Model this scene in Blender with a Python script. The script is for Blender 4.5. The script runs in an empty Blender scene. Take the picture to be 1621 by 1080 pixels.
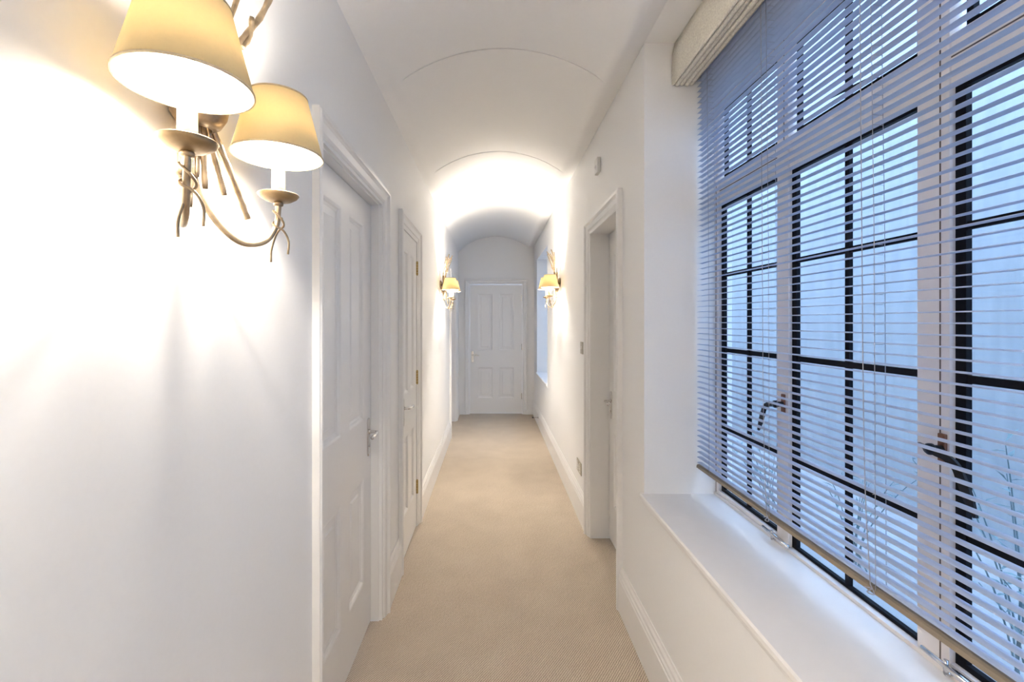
import bpy, math, random
from mathutils import Vector, Matrix
random.seed(7)
S = bpy.context.scene
COL = S.collection
PI = math.pi

# ------------------------------------------------------------------ camera
H = 1.41
cam = bpy.data.cameras.new('camera')
cam.sensor_fit = 'HORIZONTAL'; cam.sensor_width = 36.0
cam.lens = 720.0 * 36.0 / 1621.0
cam.shift_x = (810.5 - 780.0) / 1621.0
cam.shift_y = -(540.0 - 510.0) / 1621.0
cam.clip_start = 0.02
camo = bpy.data.objects.new('camera', cam); COL.objects.link(camo)
camo.location = (0, 0, H); camo.rotation_euler = (PI / 2, 0, 0)
S.camera = camo

# ------------------------------------------------------------------ sky / exposure
S.view_settings.view_transform = 'Standard'
S.view_settings.look = 'None'
S.view_settings.gamma = 1.0
S.view_settings.use_curve_mapping = False
S.view_settings.exposure = 2.0
w = bpy.data.worlds.new('sky'); S.world = w; w.use_nodes = True
bg = w.node_tree.nodes['Background']
bg.inputs[0].default_value = (0.42, 0.63, 1.0, 1)
bg.inputs[1].default_value = 1.9
LAMP_W = 6.7          # watts of one candle bulb
LAMP_COL = (1.0, 0.925, 0.83)
for yy, zz, sx, sy in ((0.85, 1.65, 2.1, 1.85), (5.88, 1.5, 1.2, 1.55)):
    L = bpy.data.lights.new('window_daylight_portal', 'AREA')
    L.shape = 'RECTANGLE'; L.size = sx; L.size_y = sy; L.cycles.is_portal = True
    lo = bpy.data.objects.new('window_daylight_portal', L); COL.objects.link(lo)
    lo.location = (1.06, yy, zz); lo.rotation_euler = (PI / 2, 0, PI / 2)

# ------------------------------------------------------------------ materials
def mat(name, col, rough=0.5, metal=0.0, spec=0.5, build=None, coat=0.0):
    m = bpy.data.materials.new(name); m.use_nodes = True
    nt = m.node_tree; b = nt.nodes['Principled BSDF']
    b.inputs['Base Color'].default_value = (*col, 1)
    b.inputs['Roughness'].default_value = rough
    b.inputs['Metallic'].default_value = metal
    b.inputs['Specular IOR Level'].default_value = spec
    b.inputs['Coat Weight'].default_value = coat
    b.inputs['Coat Roughness'].default_value = 0.12
    if build: build(nt, b)
    return m

def noisy(scale, amount, bump=0.0, dist=0.001, detail=4.0, stretch=None):
    """gentle colour mottling and relief, in object space"""
    def f(nt, b):
        tc = nt.nodes.new('ShaderNodeTexCoord'); mp = nt.nodes.new('ShaderNodeMapping')
        nt.links.new(tc.outputs['Object'], mp.inputs[0])
        if stretch: mp.inputs['Scale'].default_value = stretch
        n = nt.nodes.new('ShaderNodeTexNoise'); n.inputs['Scale'].default_value = scale
        n.inputs['Detail'].default_value = detail
        nt.links.new(mp.outputs[0], n.inputs['Vector'])
        c = tuple(b.inputs['Base Color'].default_value)
        r = nt.nodes.new('ShaderNodeValToRGB')
        r.color_ramp.elements[0].position = 0.3; r.color_ramp.elements[1].position = 0.7
        r.color_ramp.elements[0].color = tuple(max(0, v * (1 - amount)) for v in c[:3]) + (1,)
        r.color_ramp.elements[1].color = tuple(min(1, v * (1 + amount)) for v in c[:3]) + (1,)
        nt.links.new(n.outputs['Fac'], r.inputs[0]); nt.links.new(r.outputs[0], b.inputs['Base Color'])
        if bump:
            bp = nt.nodes.new('ShaderNodeBump'); bp.inputs['Strength'].default_value = bump
            bp.inputs['Distance'].default_value = dist
            nt.links.new(n.outputs['Fac'], bp.inputs['Height']); nt.links.new(bp.outputs[0], b.inputs['Normal'])
    return f

M = {}
M['wall'] = mat('wall_paint', (0.925, 0.92, 0.915), 0.55, spec=0.25, build=noisy(90, 0.006, 0.05, 0.0006))
M['ceiling'] = mat('ceiling_paint', (0.955, 0.95, 0.94), 0.8, spec=0.15, build=noisy(60, 0.006, 0.04, 0.0006))
M['gloss'] = mat('white_gloss_paint', (0.89, 0.88, 0.87), 0.28, spec=0.5, build=noisy(35, 0.006, 0.03, 0.0006))
M['sill'] = mat('sill_paint', (0.87, 0.855, 0.85), 0.4, spec=0.4, build=noisy(30, 0.008))
M['timber'] = mat('window_timber_paint', (0.86, 0.80, 0.77), 0.4, build=noisy(40, 0.01))
M['steel'] = mat('dark_steel_casement', (0.005, 0.005, 0.008), 0.55, spec=0.12, build=noisy(60, 0.2))
M['groove'] = mat('joint_shadow_gap', (0.16, 0.12, 0.10), 0.8, build=noisy(60, 0.1))
M['iron'] = mat('black_iron', (0.010, 0.009, 0.010), 0.35, 0.3, build=noisy(80, 0.3))
M['bronze'] = mat('brown_bronze', (0.22, 0.10, 0.06), 0.4, 0.5, build=noisy(80, 0.2))
M['chrome'] = mat('polished_chrome', (0.72, 0.70, 0.68), 0.16, 1.0, build=noisy(50, 0.03))
M['nickel'] = mat('brushed_nickel', (0.50, 0.46, 0.38), 0.32, 1.0, build=noisy(120, 0.06, stretch=(1, 8, 1)))
M['brass'] = mat('aged_brass', (0.52, 0.38, 0.16), 0.35, 1.0, build=noisy(90, 0.12))
M['silver'] = mat('antique_silver_leaf', (0.37, 0.28, 0.18), 0.32, 0.75, build=noisy(45, 0.35, 0.3, 0.001))
M['cup'] = mat('antique_drip_cup', (0.34, 0.24, 0.13), 0.38, 0.7, build=noisy(40, 0.25, 0.2, 0.0006))
M['candle'] = mat('wax_candle_sleeve', (0.62, 0.53, 0.37), 0.6, build=noisy(160, 0.18, 0.4, 0.0008))
M['plastic'] = mat('white_plastic', (0.80, 0.79, 0.76), 0.35, build=noisy(40, 0.01))
M['darkhole'] = mat('socket_hole', (0.03, 0.03, 0.03), 0.7, build=noisy(40, 0.1))
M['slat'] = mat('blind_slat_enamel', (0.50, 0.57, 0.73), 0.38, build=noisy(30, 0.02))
M['rail'] = mat('blind_bottom_rail', (0.33, 0.27, 0.20), 0.4, 0.3, build=noisy(30, 0.05))
M['cord'] = mat('blind_cord', (0.42, 0.42, 0.47), 0.8, build=noisy(200, 0.1))
M['roman'] = mat('cream_woven_blind', (0.90, 0.84, 0.73), 0.75, build=noisy(170, 0.14, 0.7, 0.002))
M['render'] = mat('pale_rendered_wall', (0.43, 0.445, 0.46), 0.9, build=noisy(4.0, 0.08, 0.2, 0.004, stretch=(1, 6, 0.7)))
M['paving'] = mat('paving', (0.42, 0.42, 0.42), 0.9, build=noisy(6, 0.15))
M['stalk'] = mat('grey_green_stalk', (0.13, 0.20, 0.22), 0.7, build=noisy(40, 0.3))
M['leaf'] = mat('grey_green_leaf', (0.20, 0.29, 0.30), 0.6, build=noisy(30, 0.3))
M['thread'] = mat('shade_trim_tape', (0.62, 0.50, 0.33), 0.7, build=noisy(160, 0.08))

def carpet(nt, b):
    tc = nt.nodes.new('ShaderNodeTexCoord'); mp = nt.nodes.new('ShaderNodeMapping')
    mp.inputs['Rotation'].default_value = (0, 0, 0.62)
    nt.links.new(tc.outputs['Object'], mp.inputs[0])
    wv = nt.nodes.new('ShaderNodeTexWave'); wv.inputs['Scale'].default_value = 38
    wv.inputs['Distortion'].default_value = 2.2; wv.inputs['Detail'].default_value = 2; wv.inputs['Detail Scale'].default_value = 3
    nt.links.new(mp.outputs[0], wv.inputs[0])
    n = nt.nodes.new('ShaderNodeTexNoise'); n.inputs['Scale'].default_value = 260; n.inputs['Detail'].default_value = 3
    n2 = nt.nodes.new('ShaderNodeTexNoise'); n2.inputs['Scale'].default_value = 5; n2.inputs['Detail'].default_value = 5
    for k in (n, n2): nt.links.new(tc.outputs['Object'], k.inputs['Vector'])
    def mix(a, bb, f):
        m = nt.nodes.new('ShaderNodeMix'); m.data_type = 'FLOAT'; m.inputs[0].default_value = f
        nt.links.new(a, m.inputs[2]); nt.links.new(bb, m.inputs[3]); return m.outputs[0]
    h = mix(wv.outputs['Fac'], n.outputs['Fac'], 0.55)
    h2 = mix(h, n2.outputs['Fac'], 0.16)
    r = nt.nodes.new('ShaderNodeValToRGB')
    r.color_ramp.elements[0].position = 0.28; r.color_ramp.elements[1].position = 0.72
    r.color_ramp.elements[0].color = (0.36, 0.295, 0.228, 1); r.color_ramp.elements[1].color = (0.73, 0.625, 0.50, 1)
    nt.links.new(h2, r.inputs[0]); nt.links.new(r.outputs[0], b.inputs['Base Color'])
    bp = nt.nodes.new('ShaderNodeBump'); bp.inputs['Strength'].default_value = 0.6; bp.inputs['Distance'].default_value = 0.004
    nt.links.new(h, bp.inputs['Height']); nt.links.new(bp.outputs[0], b.inputs['Normal'])
M['carpet'] = mat('beige_woven_carpet', (0.5, 0.42, 0.34), 0.95, spec=0.1, build=carpet)

def glass_mat():
    m = bpy.data.materials.new('window_glass'); m.use_nodes = True; nt = m.node_tree
    nt.nodes.clear()
    out = nt.nodes.new('ShaderNodeOutputMaterial'); mx = nt.nodes.new('ShaderNodeMixShader')
    t = nt.nodes.new('ShaderNodeBsdfTransparent'); t.inputs[0].default_value = (0.93, 0.955, 0.96, 1)
    g = nt.nodes.new('ShaderNodeBsdfGlossy'); g.inputs['Roughness'].default_value = 0.03
    lw = nt.nodes.new('ShaderNodeLayerWeight'); lw.inputs[0].default_value = 0.5
    p5 = nt.nodes.new('ShaderNodeMath'); p5.operation = 'POWER'; p5.inputs[1].default_value = 4.5
    fr = nt.nodes.new('ShaderNodeMath'); fr.operation = 'MULTIPLY_ADD'; fr.inputs[1].default_value = 0.6; fr.inputs[2].default_value = 0.035
    nt.links.new(lw.outputs['Facing'], p5.inputs[0]); nt.links.new(p5.outputs[0], fr.inputs[0])
    n = nt.nodes.new('ShaderNodeTexNoise'); n.inputs['Scale'].default_value = 9
    bp = nt.nodes.new('ShaderNodeBump'); bp.inputs['Strength'].default_value = 0.1; bp.inputs['Distance'].default_value = 0.004
    nt.links.new(n.outputs['Fac'], bp.inputs['Height']); nt.links.new(bp.outputs[0], g.inputs['Normal'])
    nt.links.new(fr.outputs[0], mx.inputs[0]); nt.links.new(t.outputs[0], mx.inputs[1]); nt.links.new(g.outputs[0], mx.inputs[2])
    nt.links.new(mx.outputs[0], out.inputs[0]); return m
M['glass'] = glass_mat()

def shade_mat(name, mixf, dc, tc_):
    m = bpy.data.materials.new(name); m.use_nodes = True; nt = m.node_tree
    nt.nodes.clear()
    out = nt.nodes.new('ShaderNodeOutputMaterial'); mx = nt.nodes.new('ShaderNodeMixShader'); mx.inputs[0].default_value = mixf
    d = nt.nodes.new('ShaderNodeBsdfDiffuse'); t = nt.nodes.new('ShaderNodeBsdfTranslucent')
    tc = nt.nodes.new('ShaderNodeTexCoord'); n = nt.nodes.new('ShaderNodeTexNoise'); n.inputs['Scale'].default_value = 220
    nt.links.new(tc.outputs['Object'], n.inputs['Vector'])
    for sh, a, c in ((d, [v * 0.94 for v in dc] + [1], [*dc, 1]), (t, [v * 0.92 for v in tc_] + [1], [*tc_, 1])):
        r = nt.nodes.new('ShaderNodeValToRGB'); r.color_ramp.elements[0].color = a; r.color_ramp.elements[1].color = c
        nt.links.new(n.outputs['Fac'], r.inputs[0]); nt.links.new(r.outputs[0], sh.inputs[0])
    nt.links.new(d.outputs[0], mx.inputs[1]); nt.links.new(t.outputs[0], mx.inputs[2]); nt.links.new(mx.outputs[0], out.inputs[0])
    return m
M['shade'] = shade_mat('cream_lampshade_card', 0.055, (0.84, 0.69, 0.41), (0.92, 0.64, 0.24))
M['lining'] = shade_mat('white_shade_lining', 0.09, (0.95, 0.94, 0.92), (0.92, 0.90, 0.84))

def bulb_mat():
    m = bpy.data.materials.new('lit_clear_bulb'); m.use_nodes = True; nt = m.node_tree; nt.nodes.clear()
    out = nt.nodes.new('ShaderNodeOutputMaterial'); ad = nt.nodes.new('ShaderNodeAddShader')
    t = nt.nodes.new('ShaderNodeBsdfTransparent'); t.inputs[0].default_value = (0.97, 0.96, 0.94, 1)
    em = nt.nodes.new('ShaderNodeEmission'); em.inputs[0].default_value = (*LAMP_COL, 1); em.inputs[1].default_value = 4.0
    nt.links.new(t.outputs[0], ad.inputs[0]); nt.links.new(em.outputs[0], ad.inputs[1]); nt.links.new(ad.outputs[0], out.inputs[0])
    return m
M['bulb'] = bulb_mat()

# ------------------------------------------------------------------ mesh helpers
class MB:
    def __init__(s): s.v = []; s.f = []; s.sm = []
    def add(s, vs, fs, smooth=False):
        o = len(s.v); s.v += [tuple(p) for p in vs]
        for f in fs: s.f.append(tuple(i + o for i in f)); s.sm.append(smooth)
        return s
    def box(s, a, b):
        x0, x1 = sorted((a[0], b[0])); y0, y1 = sorted((a[1], b[1])); z0, z1 = sorted((a[2], b[2]))
        vs = [(x0, y0, z0), (x1, y0, z0), (x1, y1, z0), (x0, y1, z0), (x0, y0, z1), (x1, y0, z1), (x1, y1, z1), (x0, y1, z1)]
        return s.add(vs, [(0, 3, 2, 1), (4, 5, 6, 7), (0, 1, 5, 4), (1, 2, 6, 5), (2, 3, 7, 6), (3, 0, 4, 7)])
    def tube(s, pts, r, n=10, cap=True):
        pts = [Vector(p) for p in pts]
        rs = list(r) if isinstance(r, (list, tuple)) else [r] * len(pts)
        vs = []; fs = []; up = None
        for i, p in enumerate(pts):
            d = (pts[min(i + 1, len(pts) - 1)] - pts[max(i - 1, 0)]).normalized()
            if up is None: up = Vector((0, 0, 1)) if abs(d.z) < 0.9 else Vector((0, 1, 0))
            a = d.cross(up)
            if a.length < 1e-4: a = d.cross(Vector((1, 0, 0)))
            a.normalize(); b = a.cross(d).normalized(); up = b
            for k in range(n):
                t = 2 * PI * k / n; vs.append(p + (a * math.cos(t) + b * math.sin(t)) * rs[i])
        for i in range(len(pts) - 1):
            for k in range(n):
                fs.append((i * n + k, i * n + (k + 1) % n, (i + 1) * n + (k + 1) % n, (i + 1) * n + k))
        if cap:
            fs.append(tuple(range(n))[::-1]); fs.append(tuple((len(pts) - 1) * n + k for k in range(n)))
        return s.add(vs, fs, True)
    def lathe(s, prof, c, axis='z', n=40, close=False):
        """prof = [(radius, height)], revolved about an axis through c"""
        vs = []; fs = []; m = len(prof)
        for k in range(n):
            t = 2 * PI * k / n; ct, st = math.cos(t), math.sin(t)
            for r, h in prof:
                p = {'z': (r * ct, r * st, h), 'x': (h, r * ct, r * st), 'y': (r * ct, h, r * st)}[axis]
                vs.append((c[0] + p[0], c[1] + p[1], c[2] + p[2]))
        for k in range(n):
            k2 = (k + 1) % n
            for i in range(m - 1 + (1 if close else 0)):
                j = (i + 1) % m
                fs.append((k * m + i, k2 * m + i, k2 * m + j, k * m + j))
        return s.add(vs, fs, True)
    def prism(s, poly, ext, smooth=False):
        """poly: closed list of 3-d points, ext: vector"""
        n = len(poly); e = Vector(ext); vs = [Vector(p) for p in poly] + [Vector(p) + e for p in poly]
        fs = [tuple(range(n))[::-1], tuple(range(n, 2 * n))]
        s.add(vs, fs, False)
        o = len(s.v) - 2 * n
        for i in range(n):
            s.f.append((o + i, o + (i + 1) % n, o + n + (i + 1) % n, o + n + i)); s.sm.append(smooth)
        return s
    def build(s, name, m, parent=None, bevel=0.0, flip=False):
        me = bpy.data.meshes.new(name); me.from_pydata(s.v, [], s.f)
        for p, q in zip(me.polygons, s.sm): p.use_smooth = q
        import bmesh
        bm = bmesh.new(); bm.from_mesh(me)
        bmesh.ops.recalc_face_normals(bm, faces=bm.faces); bm.to_mesh(me); bm.free()
        me.materials.append(m)
        o = bpy.data.objects.new(name, me); COL.objects.link(o)
        if parent: o.parent = parent
        if bevel:
            b = o.modifiers.new('soft_edges', 'BEVEL'); b.width = bevel; b.segments = 2; b.limit_method = 'ANGLE'; b.angle_limit = 0.7
        if any(s.sm):
            pass
        return o

def smooth_path(pts, n=8):
    """Catmull-Rom through pts"""
    P = [Vector(p) for p in pts]; P = [P[0] * 2 - P[1]] + P + [P[-1] * 2 - P[-2]]
    out = []
    for i in range(1, len(P) - 2):
        for k in range(n):
            t = k / n; a, b, c, d = P[i - 1], P[i], P[i + 1], P[i + 2]
            out.append(0.5 * ((2 * b) + (c - a) * t + (2 * a - 5 * b + 4 * c - d) * t * t + (3 * b - a - 3 * c + d) * t ** 3))
    out.append(P[-2]); return out

def tag(o, label, cat, group=None, kind=None):
    o['label'] = label; o['category'] = cat
    if group: o['group'] = group
    if kind: o['kind'] = kind
    return o
def empty(name, loc=(0, 0, 0)):
    o = bpy.data.objects.new(name, None); COL.objects.link(o); o.location = loc; o.empty_display_size = 0.05
    return o
def rel(parent):
    """keeps world coordinates of meshes built in world space under an Empty placed at its base"""
    bpy.context.view_layer.update()
    for c in parent.children:
        c.matrix_parent_inverse = Matrix.Translation(parent.location).inverted()
def copy_tree(o, parent=None):
    c = o.copy(); COL.objects.link(c)
    if parent: c.parent = parent
    for ch in list(o.children): copy_tree(ch, c)
    return c

# ------------------------------------------------------------------ dimensions
XL, XR = -0.523, 0.633          # corridor wall faces
YN, YF = -2.2, 6.95             # end behind the camera, far wall
SILL = 0.692
D1 = (1.392, 2.149, 1.965); D2 = (2.600, 3.147, 1.965); D4 = (5.570, 6.450, 1.985)
D3 = (2.294, 2.970, 1.990); DF = (-0.357, 0.454, 1.990)
W1 = (-0.20, 1.90); W2 = (5.27, 6.50); W2TOP = 2.30
CEIL = 2.575

# ------------------------------------------------------------------ room shell
b = MB().box((XL - 0.6, YN - 0.2, -0.06), (1.5, YF + 0.2, 0.0))
tag(b.build('floor', M['carpet']), 'beige woven carpet running the whole length of the corridor', 'floor', kind='structure')

def left_wall():
    b = MB(); x0, x1 = XL - 0.22, XL; top = 2.62; y = YN
    for a, c, z in (D1, D2, D4):
        b.box((x0, y, 0), (x1, a, top)); b.box((x0, a, z), (x1, c, top)); y = c
    b.box((x0, y, 0), (x1, YF, top)); return b
tag(left_wall().build('wall_left', M['wall']), 'long white wall left of the corridor with three doors and two wall lights', 'wall', kind='structure')

b = MB(); x0, x1 = XR, 1.0
b.box((x0, YN, 0), (x1, W1[0], 2.70))
b.box((x0, W1[0], 0), (0.965, W1[1], SILL - 0.032))
b.box((x0, W1[1], 0), (x1, D3[0], 2.70)); b.box((x0, D3[0], D3[2]), (x1, D3[1], 2.70))
b.box((x0, D3[1], 0), (x1, W2[0], 2.70))
b.box((x0, W2[0], 0), (0.965, W2[1], SILL - 0.032)); b.box((x0, W2[0], W2TOP), (x1, W2[1], 2.70))
b.box((x0, W2[1], 0), (x1, YF, 2.70))
tag(b.build('wall_right', M['wall']), 'white wall right of the corridor with a door and two deep window recesses', 'wall', kind='structure')

b = MB()
b.box((XL - 0.22, YF, 0), (DF[0], YF + 0.2, 2.85)); b.box((DF[1], YF, 0), (1.0, YF + 0.2, 2.85)); b.box((DF[0], YF, DF[2]), (DF[1], YF + 0.2, 2.85))
tag(b.build('wall_far', M['wall']), 'end wall of the corridor around the closed far door', 'wall', kind='structure')
b = MB().box((XL - 0.22, YN - 0.2, 0), (1.0, YN, 2.85))
tag(b.build('wall_near', M['wall']), 'end wall of the corridor behind the camera', 'wall', kind='structure')

# barrel vaulted ceiling with two fine shadow grooves across it
def vault_profile(dz):
    e0, e1, ez, rise = -0.452, 0.542, 2.553 + dz, 0.165
    p = [(XL - 0.01, 2.475), (XL, 2.488), (XL + 0.018, 2.505), (XL + 0.04, 2.522), (XL + 0.058, 2.540 + dz)]
    cx, hw = (e0 + e1) / 2, (e1 - e0) / 2
    R = (hw * hw + rise * rise) / (2 * rise); n = 40
    for i in range(n + 1):
        x = -hw + 2 * hw * i / n
        p.append((cx + x, ez + math.sqrt(R * R - x * x) - (R - rise)))
    p += [(0.570, 2.556 + dz * 0.7), (0.600, 2.563 + dz * 0.3), (XR, CEIL)]
    return p
b = MB(); GR = ((2.17, 0.008, 0.012), (3.48, 0.013, 0.020))
p = vault_profile(0); n = len(p); y = YN
q = [(x, zz + 0) for x, zz in p]
for gy, gw, gd in GR + ((YF, 0, 0),):
    b.add([(x, y, zz) for x, zz in p] + [(x, gy, zz) for x, zz in p], [(k, k + 1, n + k + 1, n + k) for k in range(n - 1)], True)
    if gw:
        q = [(x, zz + (gd * min(1.0, 8 * (x + 0.452), 8 * (0.542 - x)) if -0.452 < x < 0.542 else 0)) for x, zz in p]
        for A, B, ya, yb in ((p, q, gy, gy), (q, q, gy, gy + gw), (q, p, gy + gw, gy + gw)):
            b.add([(x, ya, zz) for x, zz in A] + [(x, yb, zz) for x, zz in B], [(k, k + 1, n + k + 1, n + k) for k in range(n - 1)])
    y = gy + gw
b.add([(XR, W1[0], CEIL), (1.02, W1[0], CEIL), (1.02, W1[1], CEIL), (XR, W1[1], CEIL)], [(0, 1, 2, 3)])
b.box((XL - 0.3, YN - 0.2, 2.80), (1.1, YF + 0.2, 2.88))
tag(b.build('ceiling', M['ceiling']), 'white barrel vaulted ceiling with thin cross lines', 'ceiling', kind='structure')

# skirting boards
SK = [(0, 0), (0.020, 0), (0.020, 0.160), (0.017, 0.166), (0.0175, 0.176), (0.013, 0.184), (0.012, 0.196), (0.006, 0.206), (0.004, 0.215), (0, 0.215)]
def skirt(b, side, y0, y1):
    x0, sg = (XL, 1) if side == 'L' else (XR, -1)
    b.prism([(x0 + sg * d, y0, z) for d, z in SK], (0, y1 - y0, 0))
AW = 0.075
b = MB()
for y0, y1 in ((YN, D1[0] - AW), (D1[1] + AW, D2[0] - AW), (D2[1] + AW, D4[0] - AW), (D4[1] + AW, YF)): skirt(b, 'L', y0, y1)
tag(b.build('baseboard_left', M['gloss']), 'moulded white skirting board along the left wall', 'skirting board', kind='structure')
b = MB()
for y0, y1 in ((YN, D3[0] - AW), (D3[1] + AW, YF)): skirt(b, 'R', y0, y1)
tag(b.build('baseboard_right', M['gloss']), 'moulded white skirting board along the right wall', 'skirting board', kind='structure')
b = MB()
b.prism([(XL + 0.02, YF - d, z) for d, z in SK], (DF[0] - AW - XL - 0.02, 0, 0))
b.prism([(DF[1] + AW, YF - d, z) for d, z in SK], (XR - 0.02 - DF[1] - AW, 0, 0))
tag(b.build('baseboard_far', M['gloss']), 'moulded white skirting board either side of the far door', 'skirting board', kind='structure')

# ------------------------------------------------------------------ doors
# T(u, d, z): u along the wall, d out of the wall into the corridor, z up
TL = lambda u, d, z: (XL + d, u, z)
TR = lambda u, d, z: (XR - d, u, z)
TF = lambda u, d, z: (u, YF - d, z)

def tbox(b, T, u0, u1, d0, d1, z0, z1): return b.box(T(u0, d0, z0), T(u1, d1, z1))

def architrave(T, u0, u1, z1, inner=-0.014):
    # (offset from opening edge, depth)
    pr = [(0, inner), (0.010, inner + 0.003), (0.016, 0.004), (0.022, 0.010), (0.046, 0.014), (0.052, 0.020), (0.056, 0.026), (0.066, 0.026), (0.071, 0.022), (AW, 0.022), (AW, 0.0), (0.0, min(inner, 0) - 0.001)]
    if inner >= 0: pr[-1] = (0, 0)
    b = MB(); n = len(pr); vs = []
    for st in range(4):
        for o, d in pr:
            u = u0 - o if st < 2 else u1 + o
            z = 0.0 if st in (0, 3) else z1 + o
            vs.append(T(u, d, z))
    fs = []
    for st in range(3):
        for k in range(n): fs.append((st * n + k, st * n + (k + 1) % n, (st + 1) * n + (k + 1) % n, (st + 1) * n + k))
    fs += [tuple(range(n)), tuple(3 * n + k for k in range(n))]
    return b.add(vs, fs)

def panel_leaf(T, u0, u1, z0, z1, d, th, stile, mid, rows):
    """door leaf: slab whose front face (at depth d) is cut by stepped, moulded sunk panels"""
    b = MB(); c = (u0 + u1) / 2
    cols = [(u0 + stile, c - mid / 2), (c + mid / 2, u1 - stile)]
    us = sorted({u0, u1, *[v for q in cols for v in q]}); zs = sorted({z0, z1, *[v for q in rows for v in q]})
    for i in range(len(us) - 1):
        for j in range(len(zs) - 1):
            a, bb, e, f = us[i], us[i + 1], zs[j], zs[j + 1]
            if any(abs(a - q[0]) < 1e-6 for q in cols) and any(abs(e - r[0]) < 1e-6 for r in rows):
                rings = []
                for ins, dd in ((0, 0), (0.004, -0.001), (0.010, -0.004), (0.014, -0.010), (0.022, -0.013), (0.022, -0.014), (0.050, -0.014), (0.056, -0.009)):
                    ins = min(ins, (bb - a) * 0.36)
                    rings.append([T(a + ins, d + dd, e + ins), T(bb - ins, d + dd, e + ins), T(bb - ins, d + dd, f - ins), T(a + ins, d + dd, f - ins)])
                vs = [p for r in rings for p in r]; fs = []
                for r in range(len(rings) - 1):
                    for k in range(4): fs.append((r * 4 + k, r * 4 + (k + 1) % 4, r * 4 + 4 + (k + 1) % 4, r * 4 + 4 + k))
                m = (len(rings) - 1) * 4; fs.append((m, m + 1, m + 2, m + 3)); b.add(vs, fs)
            else:
                b.add([T(a, d, e), T(bb, d, e), T(bb, d, f), T(a, d, f)], [(0, 1, 2, 3)])
    bk = d - th
    P = [T(u0, d, z0), T(u1, d, z0), T(u1, d, z1), T(u0, d, z1), T(u0, bk, z0), T(u1, bk, z0), T(u1, bk, z1), T(u0, bk, z1)]
    b.add(P, [(0, 4, 5, 1), (1, 5, 6, 2), (2, 6, 7, 3), (3, 7, 4, 0), (4, 7, 6, 5)])
    return b

def handle(T, u, d, zc, side, parent):
    """backplate with rounded ends, rose and turned lever pointing along side (+1 / -1 in u)"""
    b = MB(); hw, hh = 0.020, 0.088; prof = []
    for k in range(13):
        t = PI * k / 12; prof.append((hw * math.cos(t), hh - hw + hw * math.sin(t)))
    for k in range(13):
        t = PI + PI * k / 12; prof.append((hw * math.cos(t), -hh + hw + hw * math.sin(t)))
    n = len(prof); vs = []
    for s_, dd in ((1, 0), (1, 0.004), (0.8, 0.0065)): vs += [T(u + a * s_, d + dd, zc - 0.025 + z * (0.96 if s_ < 1 else 1)) for a, z in prof]
    fs = [tuple(2 * n + k for k in range(n))]
    for r in range(2):
        for k in range(n): fs.append((r * n + k, r * n + (k + 1) % n, (r + 1) * n + (k + 1) % n, (r + 1) * n + k))
    b.add(vs, fs)
    pl = b.build('handle_plate', M['chrome'], parent)
    b = MB(); b.tube([T(u, d + 0.005, zc), T(u, d + 0.012, zc)], [0.013, 0.010], 16)
    b.tube(smooth_path([T(u, d + 0.006, zc), T(u, d + 0.034, zc), T(u + side * 0.008, d + 0.044, zc), T(u + side * 0.03, d + 0.048, zc + 0.002), T(u + side * 0.07, d + 0.047, zc - 0.001), T(u + side * 0.098, d + 0.045, zc - 0.004)], 5),
           [0.0075] * 10 + [0.0065] * 9 + [0.008] * 7, 12)
    b.build('lever', M['chrome'], pl)
    b = MB(); b.tube([T(u, d + 0.005, zc - 0.065), T(u, d + 0.009, zc - 0.065)], 0.007, 12)
    b.build('keyhole_cover', M['chrome'], pl)
    return pl

def hinge(T, u, d, z, m, parent):
    b = MB()
    for k in range(5): b.tube([T(u, d, z - 0.045 + 0.018 * k + 0.001), T(u, d, z - 0.045 + 0.018 * (k + 1) - 0.001)], 0.0065, 10)
    b.tube([T(u, d, z + 0.045), T(u, d, z + 0.050)], [0.0055, 0.002], 8); b.tube([T(u, d, z - 0.045), T(u, d, z - 0.050)], [0.0055, 0.002], 8)
    tbox(b, T, u - 0.011, u + 0.011, d - 0.010, d - 0.0035, z - 0.045, z + 0.045)
    return b.build('hinge', m, parent)

ROWS = [(0.245, 0.715), (0.975, 1.845)]
def door(n, T, u0, u1, z1, d, hand_u, hand_side, hinge_u, hm, stile, mid, label, inner=-0.014, depth=0.2, loc=None):
    e = empty('door_%d' % n, loc); tag(e, label, 'door', kind='structure')
    architrave(T, u0, u1, z1, inner).build('architrave', M['gloss'], e)
    # lining with a stop behind the leaf
    b = MB(); t = 0.006
    tbox(b, T, u0, u0 + t, -depth, inner, 0.0, z1); tbox(b, T, u1 - t, u1, -depth, inner, 0.0, z1); tbox(b, T, u0 + t, u1 - t, -depth, inner, z1 - t, z1)
    b.build('lining', M['gloss'], e)
    lf = panel_leaf(T, u0 + t + 0.002, u1 - t - 0.002, 0.008, z1 - t - 0.003, d, 0.040, stile, mid, ROWS).build('leaf', M['gloss'], e)
    if hand_u: handle(T, hand_u, d, 0.905, hand_side, e)
    if hinge_u:
        for z in (0.275, 1.03, 1.78): hinge(T, hinge_u, d + 0.006, z, hm, e)
    rel(e)
    return e
door(1, TL, *D1, -0.051, D1[1] - 0.055, -1, None, None, 0.115, 0.10, 'nearest white four panel door on the left wall, beside the big lit wall light', loc=(XL, 1.77, 0))
door(2, TL, *D2, -0.004, D2[0] + 0.060, 1, D2[1] - 0.008, M['brass'], 0.095, 0.07, 'narrow white panelled cupboard door with brass hinges, second on the left wall', inner=0.002, loc=(XL, 2.87, 0))
door(3, TR, *D3, -0.126, D3[1] - 0.062, -1, None, None, 0.105, 0.09, 'white panelled door set deep in the right wall beside the switch', inner=-0.002, loc=(XR, 2.63, 0))
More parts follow.
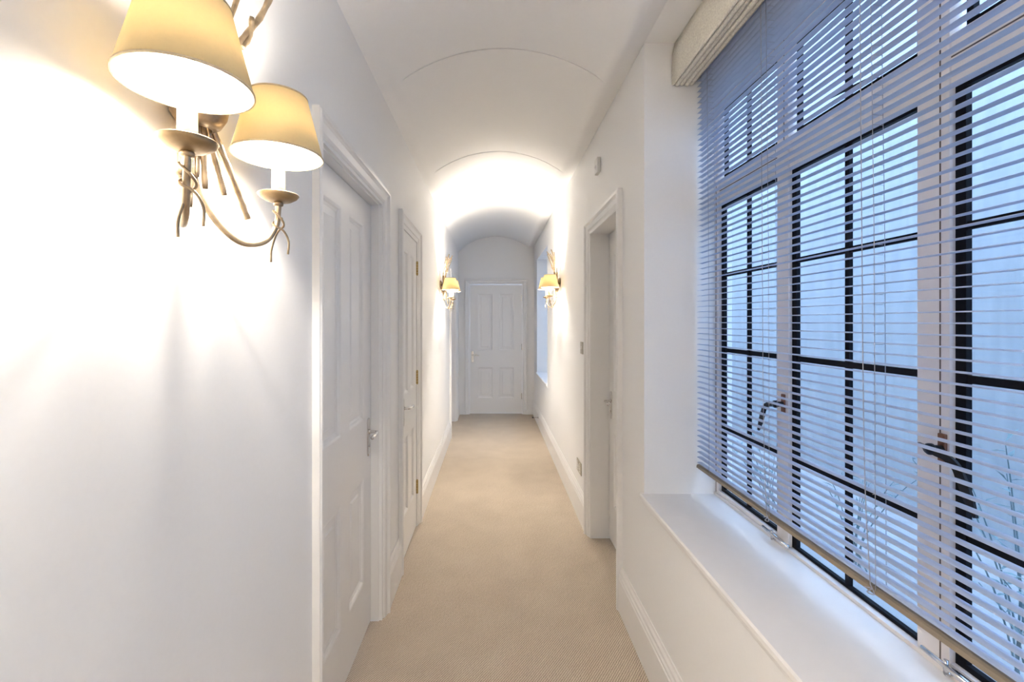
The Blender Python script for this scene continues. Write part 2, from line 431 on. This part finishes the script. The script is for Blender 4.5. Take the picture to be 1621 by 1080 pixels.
door(4, TL, *D4, -0.170, None, 0, None, None, 0.11, 0.10, 'white doorway at the far end of the left wall, only its frame showing', inner=-0.004, loc=(XL, 6.0, 0))
door(5, TF, *DF, -0.022, DF[0] + 0.050, 1, DF[1] - 0.006, M['chrome'], 0.12, 0.10, 'closed white four panel door in the end wall of the corridor', inner=-0.004, loc=(0.05, YF, 0))

# ------------------------------------------------------------------ windows
XG = 0.945   # plane of the steel casements
def sill_board(parent, y0, y1, horn):
    b = MB(); nose = XR - 0.018
    pf = [(nose + 0.004, SILL), (nose, SILL - 0.006), (nose, SILL - 0.018), (nose + 0.004, SILL - 0.024), (nose + 0.010, SILL - 0.026), (nose + 0.012, SILL - 0.042), (XR, SILL - 0.042), (XR, SILL - 0.032), (0.965, SILL - 0.032), (0.965, SILL)]
    b.prism([(x, y0, z) for x, z in pf], (0, y1 - y0, 0))
    b.prism([(x, y1, z) for x, z in pf[:8]] + [(XR, y1, SILL)], (0, horn, 0))
    return b.build('window_sill', M['sill'], parent)

def light(parent, y0, y1, z0, z1, muntin_y, muntin_z, name='casement', t=0.021):
    """a steel glazed light: border frame, glazing bars, glass"""
    b = MB(); X0, X1 = XG - 0.003, XG + 0.009; tn = min(t, 0.010)
    b.box((X0, y0, z0), (X1, y0 + tn, z1)); b.box((X0, y1 - t, z0), (X1, y1, z1))
    b.box((X0, y0 + tn, z0), (X1, y1 - t, z0 + 0.012)); b.box((X0, y0 + tn, z1 - 0.012), (X1, y1 - t, z1))
    for y in muntin_y: b.box((X0 + 0.001, y - 0.0075, z0 + 0.012), (X1 - 0.001, y + 0.0075, z1 - 0.012))
    for z in muntin_z: b.box((X0 + 0.002, y0 + tn, z - 0.0080), (X1 - 0.002, y1 - t, z + 0.0080))
    f = b.build(name, M['steel'], parent)
    MB().box((XG + 0.003, y0 + 0.005, z0 + 0.006), (XG + 0.006, y1 - 0.008, z1 - 0.006)).build('pane', M['glass'], f)
    return f

def casement_handle(parent, y, z, sg):
    """monkey tail handle on the timber post; sg = direction of the tail along Y"""
    xf = 0.928
    b = MB(); b.box((xf - 0.004, y - 0.008, z - 0.032), (xf + 0.003, y + 0.008, z + 0.032))
    h = b.build('casement_handle', M['bronze'], parent, bevel=0.002)
    b = MB()
    b.tube([(xf - 0.003, y, z), (xf - 0.026, y, z)], 0.008, 14)
    ctr = smooth_path([(0, -0.024, 0.006), (0, -0.008, 0.001), (0, 0.012, -0.004), (0, 0.034, -0.007), (0, 0.054, -0.020), (0, 0.066, -0.045), (0, 0.078, -0.075), (0, 0.090, -0.104)], 6)
    wid = [0.002, 0.005, 0.006, 0.0075, 0.0085, 0.0095, 0.0090, 0.0030]
    L_, R_ = [], []
    for i, p in enumerate(ctr):
        d = (ctr[min(i + 1, len(ctr) - 1)] - ctr[max(i - 1, 0)]).normalized(); q = Vector((0, -d.z, d.y))
        k = i / 6; w0 = wid[int(k)]; w1 = wid[min(int(k) + 1, 7)]; ww = w0 + (w1 - w0) * (k - int(k))
        L_.append(p + q * ww); R_.append(p - q * ww)
    n = len(ctr); vs = []
    for dx in (-0.0300, -0.0245):
        vs += [(xf + dx, y + sg * p.y, z + p.z) for p in L_] + [(xf + dx, y + sg * p.y, z + p.z) for p in R_]
    fs = []
    for i in range(n - 1):
        fs += [(i, i + 1, n + i + 1, n + i), (2 * n + i, 3 * n + i, 3 * n + i + 1, 2 * n + i + 1), (i, 2 * n + i, 2 * n + i + 1, i + 1), (n + i, n + i + 1, 3 * n + i + 1, 3 * n + i)]
    fs += [(0, n, 3 * n, 2 * n), (n - 1, 3 * n - 1, 4 * n - 1, 2 * n - 1)]
    b.add(vs, fs)
    b.lathe([(0.0, -0.034), (0.009, -0.033), (0.012, -0.029), (0.012, -0.023), (0.0, -0.022)], (xf, y, z), 'x', 20)
    b.build('tail', M['iron'], h)
    return h

def stay(parent, y, sg):
    """chrome casement stay lying along the bottom rail on its pin"""
    xf, z = 0.926, SILL + 0.016
    b = MB(); b.box((xf - 0.004, y - 0.028, z - 0.010), (xf + 0.002, y + 0.028, z + 0.006))
    s = b.build('casement_stay', M['chrome'], parent, bevel=0.0015)
    b = MB(); b.tube([(xf - 0.014, y - 0.062, z + 0.006), (xf - 0.016, y, z + 0.010), (xf - 0.014, y + 0.062, z + 0.012)], [0.005, 0.006, 0.004], 10)
    b.lathe([(0, 0.006), (0.006, 0.004), (0.008, 0), (0.006, -0.004), (0, -0.006)], (xf - 0.014, y - 0.066, z + 0.006), 'y', 14)
    b.build('stay_bar', M['chrome'], s)
    b = MB(); b.tube([(xf - 0.014, y + 0.01, z - 0.006), (xf - 0.014, y + 0.01, z + 0.022)], [0.0045, 0.004], 10); b.tube([(xf, y + 0.01, z - 0.006), (xf - 0.016, y + 0.01, z - 0.006)], 0.004, 8)
    b.build('stay_pin', M['chrome'], s)
    return s

TZ = (1.893, 1.995, 2.275)       # transom bottom, transom top, head
# posts and lights, from far to near
LIGHTS = [(1.487, 1.872), (0.996, 1.431), (0.498, 0.926), (-0.16, 0.432)]
def window_1():
    e = empty('window_1', (0.8, 0.85, SILL)); tag(e, 'tall timber window with dark steel casements behind the venetian blind', 'window', kind='structure')
    x0, x1 = 0.930, 0.956
    b = MB(); ys = [W1[1]]
    for a, c in LIGHTS: ys += [c, a]
    ys += [W1[0]]
    for i in range(0, len(ys), 2): b.box((x0, ys[i + 1], SILL + 0.010), (x1, ys[i], CEIL))       # posts
    for a, c in LIGHTS:
        b.box((x0 + 0.004, a, TZ[0]), (x1, c, TZ[1])); b.box((x0 + 0.004, a, TZ[2]), (x1, c, CEIL))
    b.box((x0 - 0.006, W1[0], SILL), (x1, W1[1], SILL + 0.010))
    b.build('window_frame', M['timber'], e)
    g = MB()          # joint lines of the opening sashes
    for y, za, zb in ((0.945, SILL + 0.012, 1.975), (1.893, SILL + 0.012, 1.975), (1.452, 1.99, 2.35), (0.945, 1.99, 2.35)):
        g.box((x0 - 0.0008, y - 0.0014, za), (x0 + 0.001, y + 0.0014, zb))
    for a, c in ((0.47, 0.945), (1.470, 1.893)):
        g.box((x0 + 0.0032, a, 1.948), (x0 + 0.005, c, 1.951))
    g.build('joint_line', M['groove'], e)
    rails = MB()
    for i, (a, c) in enumerate(LIGHTS):
        m = (a + c) / 2 + (0 if i != 1 else -0.003)
        zb = 0.699 if i == 1 else 0.716
        if i != 1: rails.box((x0 + 0.001, a, SILL + 0.010), (x1, c, zb))
        light(e, a, c, zb, TZ[0], [m], [0.978, 1.296, 1.602])
        light(e, a + 0.004, c - 0.022, TZ[1], TZ[2], [m], [], name='fanlight', t=0.013)
    rails.build('sash_rail', M['timber'], e)
    casement_handle(e, 1.452, 1.148, 1); casement_handle(e, 0.938, 1.148, -1)
    stay(e, 1.475, 1); stay(e, 0.905, 1)
    b = MB(); b.tube([(0.924, 1.316, 2.033), (0.924, 1.10, 2.006)], 0.0035, 8); b.tube([(0.924, 1.10, 2.006), (0.932, 1.10, 2.003)], 0.004, 8)
    b.build('fanlight_stay', M['iron'], e)
    sill_board(e, W1[0], W1[1], 0.006)
    rel(e); return e
window_1()

def window_2():
    e = empty('window_2', (0.8, 5.9, SILL)); tag(e, 'recessed window near the far end of the right wall', 'window', kind='structure')
    b = MB(); y0, y1 = W2; ym = (y0 + y1) / 2; x0, x1 = 0.93, 1.0
    b.box((x0, y0, SILL), (x1, y1, SILL + 0.03)); b.box((x0, y0, W2TOP - 0.05), (x1, y1, W2TOP))
    for a, c in ((y0, y0 + 0.05), (ym - 0.03, ym + 0.03), (y1 - 0.05, y1)): b.box((x0, a, SILL + 0.03), (x1, c, W2TOP - 0.05))
    b.build('window_frame', M['timber'], e)
    for a, c in ((y0 + 0.05, ym - 0.03), (ym + 0.03, y1 - 0.05)):
        light(e, a, c, SILL + 0.03, W2TOP - 0.05, [(a + c) / 2], [1.05, 1.4, 1.75])
    sill_board(e, y0, y1, 0.0)
    rel(e); return e
window_2()

# ------------------------------------------------------------------ venetian blind
def venetian():
    e = empty('venetian_blind', (0.857, 0.85, 0.80)); tag(e, 'pale aluminium venetian blind hanging lowered in front of the near window', 'blind')
    y0, y1 = -0.12, 1.885; xc, pitch, hw = 0.857, 0.0222, 0.0109
    b = MB(); z = 0.8293; n = 0
    random.seed(3)
    while z < 2.535:
        a = math.radians(1.5 + random.uniform(-0.8, 0.8)); sag = random.uniform(-0.0006, 0.0006)
        pr = []
        for k in range(7):
            t = -1 + 2 * k / 6
            x = t * hw; h = 0.0022 * (1 - t * t)
            pr.append((xc + x * math.cos(a) - h * math.sin(a), z + sag + x * math.sin(a) + h * math.cos(a)))
        vs = []; m = len(pr)
        for yy in (y0, (y0 + y1) / 2, y1):
            for x, zz in pr: vs.append((x, yy, zz))
            for x, zz in pr[::-1]: vs.append((x, yy, zz - 0.0004))
        fs = []; q = 2 * m
        for s_ in range(2):
            for k in range(q): fs.append((s_ * q + k, s_ * q + (k + 1) % q, (s_ + 1) * q + (k + 1) % q, (s_ + 1) * q + k))
        fs += [tuple(range(q)), tuple(2 * q + k for k in range(q))]
        b.add(vs, fs); z += pitch; n += 1
    b.build('slats', M['slat'], e)
    b = MB(); zb = 0.812
    b.prism([(xc - 0.013, y0, zb - 0.004), (xc - 0.012, y0, zb + 0.006), (xc - 0.006, y0, zb + 0.009), (xc + 0.006, y0, zb + 0.009), (xc + 0.012, y0, zb + 0.006), (xc + 0.013, y0, zb - 0.004), (xc + 0.008, y0, zb - 0.007), (xc - 0.008, y0, zb - 0.007)], (0, y1 - y0, 0))
    b.build('bottom_rail', M['rail'], e)
    MB().box((xc - 0.0125, y0, 2.545), (xc + 0.0125, y1, CEIL)).build('headrail', M['slat'], e)
    for y in (1.78, 1.395, 1.010, 0.62, 0.10):
        b = MB()
        for dx, dy in ((-0.0135, 0.0), (0.0135, 0.004)):
            b.tube([(xc + dx, y + dy + 0.012, 2.545), (xc + dx, y + dy - 0.004, 1.6), (xc + dx, y + dy - 0.008, zb + 0.006)], 0.0007, 6)
        zz = 0.8293
        while zz < 2.535:
            b.tube([(xc - 0.0135, y, zz - 0.002), (xc + 0.0135, y + 0.004, zz - 0.002)], 0.0005, 4, cap=False); zz += pitch
        b.build('ladder_cord', M['cord'], e)
    for y, zend in ((1.415, 0.80), (1.032, 0.806)):
        b = MB()
        b.tube(smooth_path([(xc - 0.0155, y + 0.014, 2.54), (xc - 0.0155, y + 0.006, 1.7), (xc - 0.0155, y - 0.002, 1.1), (xc - 0.0155, y - 0.018, zend + 0.02)], 6), 0.0010, 6)
        b.tube(smooth_path([(xc - 0.0155, y - 0.018, zend + 0.02), (xc - 0.0165, y - 0.030, zend + 0.004), (xc - 0.016, y - 0.010, zend - 0.002), (xc - 0.015, y - 0.022, zend + 0.012), (xc - 0.0165, y - 0.005, zend + 0.006)], 6), 0.0013, 6)
        b.build('pull_cord', M['cord'], e)
    rel(e)
venetian()

def roman():
    e = empty('roman_blind', (0.80, 0.85, 2.39)); tag(e, 'cream woven roman blind drawn up into folds above the near window', 'blind')
    y0, y1 = -0.15, 1.897
    # front drop
    pr = [(0.760, CEIL), (0.748, CEIL - 0.05), (0.745, 2.46), (0.746, 2.402), (0.750, 2.396), (0.757, 2.398), (0.758, 2.46), (0.762, CEIL)]
    b = MB(); ns = 24; vs = []; m = len(pr)
    for i in range(ns + 1):
        y = y0 + (y1 - y0) * i / ns; wob = 0.0015 * math.sin(i * 1.7)
        vs += [(x + wob * (1 if z < CEIL - 0.01 else 0), y, z) for x, z in pr]
    fs = []
    for i in range(ns):
        for k in range(m): fs.append((i * m + k, i * m + (k + 1) % m, (i + 1) * m + (k + 1) % m, (i + 1) * m + k))
    fs += [tuple(range(m)), tuple(ns * m + k for k in range(m))]
    b.add(vs, fs, True); b.build('front_drop', M['roman'], e)
    for j in range(4):
        x = 0.760 + 0.0190 * j; zl = 2.392 + 0.003 * (j % 2); b = MB(); vs = []; N = 10
        for i in range(ns + 1):
            y = y0 + 0.002 + (y1 - y0 - 0.004) * i / ns; wob = 0.0012 * math.sin(i * 2.3 + j)
            for k in range(N):
                t = PI * k / (N - 1)
                vs.append((x + 0.0095 - 0.0090 * math.cos(t) + wob, y, zl + 0.008 - 0.008 * math.sin(t)))
            vs.append((x + 0.0185 + wob, y, 2.50)); vs.append((x + 0.0005 + wob, y, 2.50))
        m = N + 2; fs = []
        for i in range(ns):
            for k in range(m): fs.append((i * m + k, i * m + (k + 1) % m, (i + 1) * m + (k + 1) % m, (i + 1) * m + k))
        fs += [tuple(range(m)), tuple(ns * m + k for k in range(m))]
        b.add(vs, fs, False); b.build('fold', M['roman'], e)
    MB().box((0.765, y0, 2.51), (0.840, y1, CEIL)).build('headrail', M['roman'], e)
    rel(e)
roman()

# ------------------------------------------------------------------ wall lights
def make_sconce():
    """local frame: wall plane is x = 0, x points into the room, z up; origin at the boss height 0"""
    e = empty('wall_light'); e.scale = (1.0667, 1.0667, 1.0667)
    X = 0.139; DY = 0.1213; ZB = 0.0     # shade axis distance, half spacing, shade rim height
    # boss on the wall
    b = MB(); b.lathe([(0.033, 0.0), (0.033, 0.005), (0.029, 0.012), (0.018, 0.019), (0.008, 0.022), (0.0, 0.023)], (0.0327, 0.0, 0.062), 'x', 32)
    b.build('wall_plate', M['silver'], e)
    # band that binds the twigs
    b = MB(); b.lathe([(0.018, -0.020), (0.030, -0.012), (0.038, 0.002), (0.041, 0.018), (0.039, 0.018), (0.036, 0.003), (0.028, -0.010), (0.016, -0.017)], (0.074, 0.002, 0.018), 'z', 36, close=True)
    b.tube([(0.050, 0, 0.062), (0.060, 0, 0.052), (0.066, 0, 0.034)], 0.007, 12)
    b.build('binding_ring', M['silver'], e)
    # twigs: through the ring, fanned above and below
    tw = []
    for sg in (-1, 1):
        tw += [
            ([(0.076, sg * .006, -.020), (0.076, sg * .010, .03), (0.074, sg * .045, .10), (0.086, sg * .094, .19), (0.104, sg * .124, .25), (0.130, sg * .134, .320)], 0.0052),
            ([(0.070, sg * .016, -.020), (0.070, sg * .018, .03), (0.066, sg * .040, .10), (0.082, sg * .066, .20), (0.100, sg * .085, .305)], 0.0042),
            ([(0.088, sg * .095, .180), (0.094, sg * .108, .205), (0.100, sg * .106, .240)], 0.0045),
            ([(0.064, sg * .008, -.010), (0.064, sg * .010, .04), (0.062, sg * .018, .14), (0.090, sg * .024, .24), (0.125, sg * .030, .300)], 0.0045),
            ([(0.074, sg * .006, .02), (0.072, sg * .014, -.02), (0.067, sg * .028, -.085)], 0.0045),
            ([(0.078, sg * .010, .02), (0.080, sg * .030, -.03), (0.082, sg * .054, -.088)], 0.0048),
        ]
        if sg > 0: tw += [
            ([(0.066, .004, .02), (0.064, .012, -.02), (0.062, .014, -.070)], 0.0045),
            ([(0.080, sg * .014, .02), (0.088, sg * .044, -.03), (0.094, sg * .078, -.085), (0.099, sg * .094, -.118)], 0.0052),
        ]
    tw += [([(0.06, 0, -.12), (0.062, .003, -.04), (0.060, 0, .03), (0.075, -.004, .16), (0.115, -.010, .27), (0.150, -.012, .325)], 0.0045)]
    for pts, r in tw:
        p = smooth_path(pts, 6); rr = [r * (1 + 0.13 * math.sin(i * 1.9)) for i in range(len(p))]
        MB().tube(p, rr, 10).build('twig', M['silver'], e)
    for sg in (-1, 1):
        b = MB()
        b.tube(smooth_path([(0.050, sg * .006, 0.0), (0.056, sg * .012, -.045), (0.062, sg * .022, -.095), (0.080, sg * .045, -.140), (0.101, sg * .074, -.163),
                            (0.124, sg * .103, -.155), (0.136, sg * .119, -.125), (X, sg * DY, -.095), (X, sg * DY, -.082)], 8), 0.0048, 14)
        arm = b.build('arm', M['silver'], e)
        b = MB(); b.lathe([(0.0, -.088), (0.0075, -.088), (0.0085, -.086), (0.0085, -.083), (0.006, -.080), (0, -.080)], (X, sg * DY, 0), 'z', 20)
        # wires wound round the arm
        c = (X, sg * DY)
        b.tube(smooth_path([(c[0] - .006, c[1] - .008, -.098), (c[0] + .007, c[1] - .004, -.112), (c[0] + .006, c[1] + .008, -.122), (c[0] - .006, c[1] + .008, -.135), (c[0] - .014, c[1] + .004, -.165), (c[0] - .016, c[1] + .006, -.188)], 6), 0.0019, 8)
        b.tube(smooth_path([(c[0] + .004, c[1] + .008, -.108), (c[0] - .008, c[1] + .002, -.116), (c[0] - .004, c[1] - .008, -.124), (c[0] + .008, c[1] + .002, -.132), (c[0] + .014, c[1] + .010, -.150), (c[0] + .010, c[1] + .016, -.172)], 6), 0.0019, 8)
        b.build('wire', M['silver'], arm)
        b = MB(); b.lathe([(0.0, -.081), (0.010, -.0815), (0.022, -.079), (0.031, -.0735), (0.0348, -.0685), (0.0342, -.0675), (0.030, -.0715), (0.021, -.0765), (0.010, -.079), (0, -.079)], (X, sg * DY, 0), 'z', 40)
        b.build('drip_cup', M['cup'], e)
        b = MB(); b.lathe([(0.0, -.079), (0.0112, -.079), (0.0114, -.05), (0.0109, -.02), (0.0113, 0.008), (0.0095, 0.012), (0.0, 0.012)], (X, sg * DY, 0), 'z', 24)
        b.build('candle_sleeve', M['candle'], e)
        b = MB(); b.lathe([(0.0, 0.012), (0.009, 0.013), (0.010, 0.020), (0.0165, 0.034), (0.0175, 0.045), (0.013, 0.060), (0.006, 0.073), (0.0, 0.080)], (X, sg * DY, 0), 'z', 20)
        bulb = b.build('bulb', M['bulb'], e)
        b = MB(); rb, rt, h = 0.0755, 0.0490, 0.106
        b.lathe([(rb, 0.0), (rt, h), (rt - 0.001, h), (rb - 0.001, 0.0)], (X, sg * DY, 0), 'z', 72, close=True)
        sh = b.build('lamp_shade', M['shade'], e); sh.data.materials.append(M['lining'])
        for p in sh.data.polygons:
            if p.index % 4 == 2: p.material_index = 1
        for r, z in ((rb + 0.0002, 0.0006), (rt + 0.0002, h - 0.0006)):
            b = MB()
            b.lathe([(r - 0.0016, z - 0.0014), (r + 0.0008, z - 0.0014), (r + 0.0006, z + 0.0014), (r - 0.0016, z + 0.0014)], (X, sg * DY, 0), 'z', 72, close=True)
            b.build('trim', M['thread'], sh)
        b = MB()   # wire spider that holds the shade on the bulb
        for k in range(3):
            t = 2 * PI * k / 3 + 0.4
            b.tube([(X + 0.012 * math.cos(t), sg * DY + 0.012 * math.sin(t), h - 0.030), (X + (rt - .001) * math.cos(t), sg * DY + (rt - .001) * math.sin(t), h - 0.002)], 0.0009, 6)
        b.lathe([(0.012, h - 0.031), (0.0132, h - 0.030), (0.012, h - 0.029), (0.0108, h - 0.030)], (X, sg * DY, 0), 'z', 20, close=True)
        b.build('carrier', M['brass'], sh)
        L = bpy.data.lights.new('bulb_light', 'POINT'); L.energy = LAMP_W * 0.50; L.color = LAMP_COL; L.shadow_soft_size = 0.016
        lo = bpy.data.objects.new('bulb_light', L); COL.objects.link(lo); lo.parent = e; lo.location = (X, sg * DY, 0.056)
    return e
proto = make_sconce()
spots = [((XL - 0.0349, 0.7395, 1.7257), 0, 'large lit two-candle wall light at upper left, before the first door'),
         ((XL - 0.0349, 4.52, 1.722), 0, 'small distant twig wall light on the left wall past the cupboard door'),
         ((XR + 0.0349, 4.26, 1.7257), PI, 'distant twig wall light on the right wall beyond the switch'),
         ((XL - 0.0349, -0.95, 1.7257), 0, 'added copy of the twig wall light on the left wall behind the camera, unseen fill')]  # last one is an added, unseen fitting to brighten the near corridor
for i, (loc, rz, lab) in enumerate(spots):
    o = proto if i == 0 else copy_tree(proto)
    o.location = loc; o.rotation_euler = (0, 0, rz)
    for ch in o.children:
        if ch.type == 'LIGHT' and i:
            ch.data = ch.data.copy(); ch.data.energy = LAMP_W * (0, 0.85, 0.85, 1.9)[i]
    tag(o, lab, 'wall light', 'twig wall lights with cream shades')

# ------------------------------------------------------------------ small fittings on the right wall
def switch():
    e = empty('light_switch', (XR, 3.22, 1.227)); tag(e, 'small grey metal light switch plate on the right wall', 'light switch')
    b = MB(); b.box((XR - 0.005, 3.177, 1.184), (XR, 3.263, 1.270)); b.build('plate', M['nickel'], e, bevel=0.002)
    b = MB(); b.prism([(XR - 0.005, 3.213, 1.214), (XR - 0.011, 3.213, 1.218), (XR - 0.007, 3.213, 1.240), (XR - 0.005, 3.213, 1.240)], (0, 0.014, 0)); b.build('rocker', M['plastic'], e)
    for y in (3.186, 3.254):
        b = MB(); b.lathe([(0, -0.0062), (0.003, -0.006), (0.0034, -0.005)], (XR, y, 1.227), 'x', 12); b.build('screw', M['chrome'], e)
    rel(e)
switch()
def socket():
    yc, zc = 3.315, 0.357; e = empty('wall_socket', (XR, yc, zc)); tag(e, 'double brushed metal power socket low on the right wall above the skirting', 'power socket')
    b = MB(); b.box((XR - 0.006, yc - 0.083, zc - 0.044), (XR, yc + 0.083, zc + 0.044)); b.build('plate', M['nickel'], e, bevel=0.002)
    for s_ in (-1, 1):
        y = yc + s_ * 0.036
        ins = MB().box((XR - 0.0085, y - 0.022, zc - 0.030), (XR - 0.006, y + 0.022, zc + 0.012)).build('outlet', M['plastic'], e, bevel=0.001)
        h = MB()
        h.box((XR - 0.0088, y - 0.003, zc - 0.001), (XR - 0.0084, y + 0.003, zc + 0.007))
        for t in (-0.011, 0.011): h.box((XR - 0.0088, y + t - 0.0035, zc - 0.018), (XR - 0.0084, y + t + 0.0035, zc - 0.013))
        h.build('pin_hole', M['darkhole'], ins)
        MB().prism([(XR - 0.006, y - 0.006, zc + 0.017), (XR - 0.011, y - 0.006, zc + 0.020), (XR - 0.008, y - 0.006, zc + 0.036), (XR - 0.006, y - 0.006, zc + 0.036)], (0, 0.012, 0)).build('rocker', M['plastic'], e)
    rel(e)
socket()
def sensor():
    y, z = 2.70, 2.335; e = empty('wall_sensor', (XR, y, z)); tag(e, 'small white sensor box high on the right wall above the door', 'sensor')
    b = MB(); b.box((XR - 0.022, y - 0.035, z - 0.045), (XR, y + 0.035, z + 0.045)); b.build('housing', M['plastic'], e, bevel=0.004)
    b = MB(); b.lathe([(0.0, -0.031), (0.010, -0.029), (0.017, -0.022)], (XR, y, z - 0.008), 'x', 20); b.build('lens', M['gloss'], e)
    rel(e)
sensor()
def doorstop():
    y, z = 6.10, 0.130; x = XR - 0.020; e = empty('door_stop', (x, y, z)); tag(e, 'slim metal door stop fixed to the right skirting near the far door', 'door stop')
    b = MB(); b.lathe([(0.0, -0.006), (0.012, -0.006), (0.015, 0.0)], (x, y, z), 'x', 18)
    b.tube([(x - 0.005, y, z), (x - 0.070, y, z)], 0.0045, 10); b.build('shaft', M['chrome'], e)
    b = MB(); b.lathe([(0, -0.086), (0.008, -0.085), (0.010, -0.080), (0.010, -0.070), (0.0, -0.069)], (x, y, z), 'x', 18); b.build('buffer', M['darkhole'], e)
    rel(e)
doorstop()

# ------------------------------------------------------------------ courtyard outside the windows
b = MB().box((1.02, -3.5, 0.30), (2.5, 9.5, 0.36))
tag(b.build('ground', M['paving']), 'pale paving of the light well outside the windows', 'ground', kind='structure')
b = MB().box((2.35, -3.5, 0.36), (2.50, 9.5, 3.60))
tag(b.build('wall_outside', M['render']), 'pale rendered wall across the light well outside the windows', 'wall', kind='structure')
def plant(x, y, h, n, seed, label):
    random.seed(seed); e = empty('courtyard_plant', (x, y, 0.36)); tag(e, label, 'plant', 'thin plants outside the window')
    lf = MB(); st = MB()
    for k in range(n):
        a = random.uniform(0, 2 * PI); lean = random.uniform(0.02, 0.16); hh = h * random.uniform(0.7, 1.0)
        p = smooth_path([(x + random.uniform(-.03, .03), y + random.uniform(-.04, .04), 0.36),
                         (x + lean * .4 * math.cos(a), y + lean * .4 * math.sin(a), 0.36 + hh * .45),
                         (x + lean * math.cos(a), y + lean * math.sin(a), 0.36 + hh * .8),
                         (x + lean * 1.5 * math.cos(a), y + lean * 1.5 * math.sin(a), 0.36 + hh)], 5)
        st.tube(p, [0.0028 * (1 - 0.6 * i / (len(p) - 1)) for i in range(len(p))], 6)
        for q in p[5:]:
            if random.random() < 0.75:
                t = random.uniform(0, 2 * PI); l = random.uniform(0.03, 0.07); dz = random.uniform(-0.01, 0.05)
                d = Vector((math.cos(t) * l, math.sin(t) * l, dz)); s_ = d.cross(Vector((0, 0, 1))).normalized() * 0.006
                lf.add([q, q + d * .45 + s_, q + d + Vector((0, 0, -.01)), q + d * .45 - s_, q + d * .5 + Vector((0, 0, -.003))], [(0, 1, 4), (1, 2, 4), (2, 3, 4), (3, 0, 4)])
    st.build('stem', M['stalk'], e); lf.build('foliage', M['leaf'], e); rel(e)
plant(1.50, 1.28, 0.74, 9, 4, 'tallest thin plant outside, seen through the rightmost casement')
plant(1.55, 1.95, 0.46, 9, 9, 'thin plant outside, seen low through the middle casement')
plant(1.40, 1.06, 0.46, 12, 5, 'low bushy plant outside at the lower right corner of the glass')
plant(1.55, 2.55, 0.42, 7, 12, 'short thin plant outside, low behind the farthest casement')
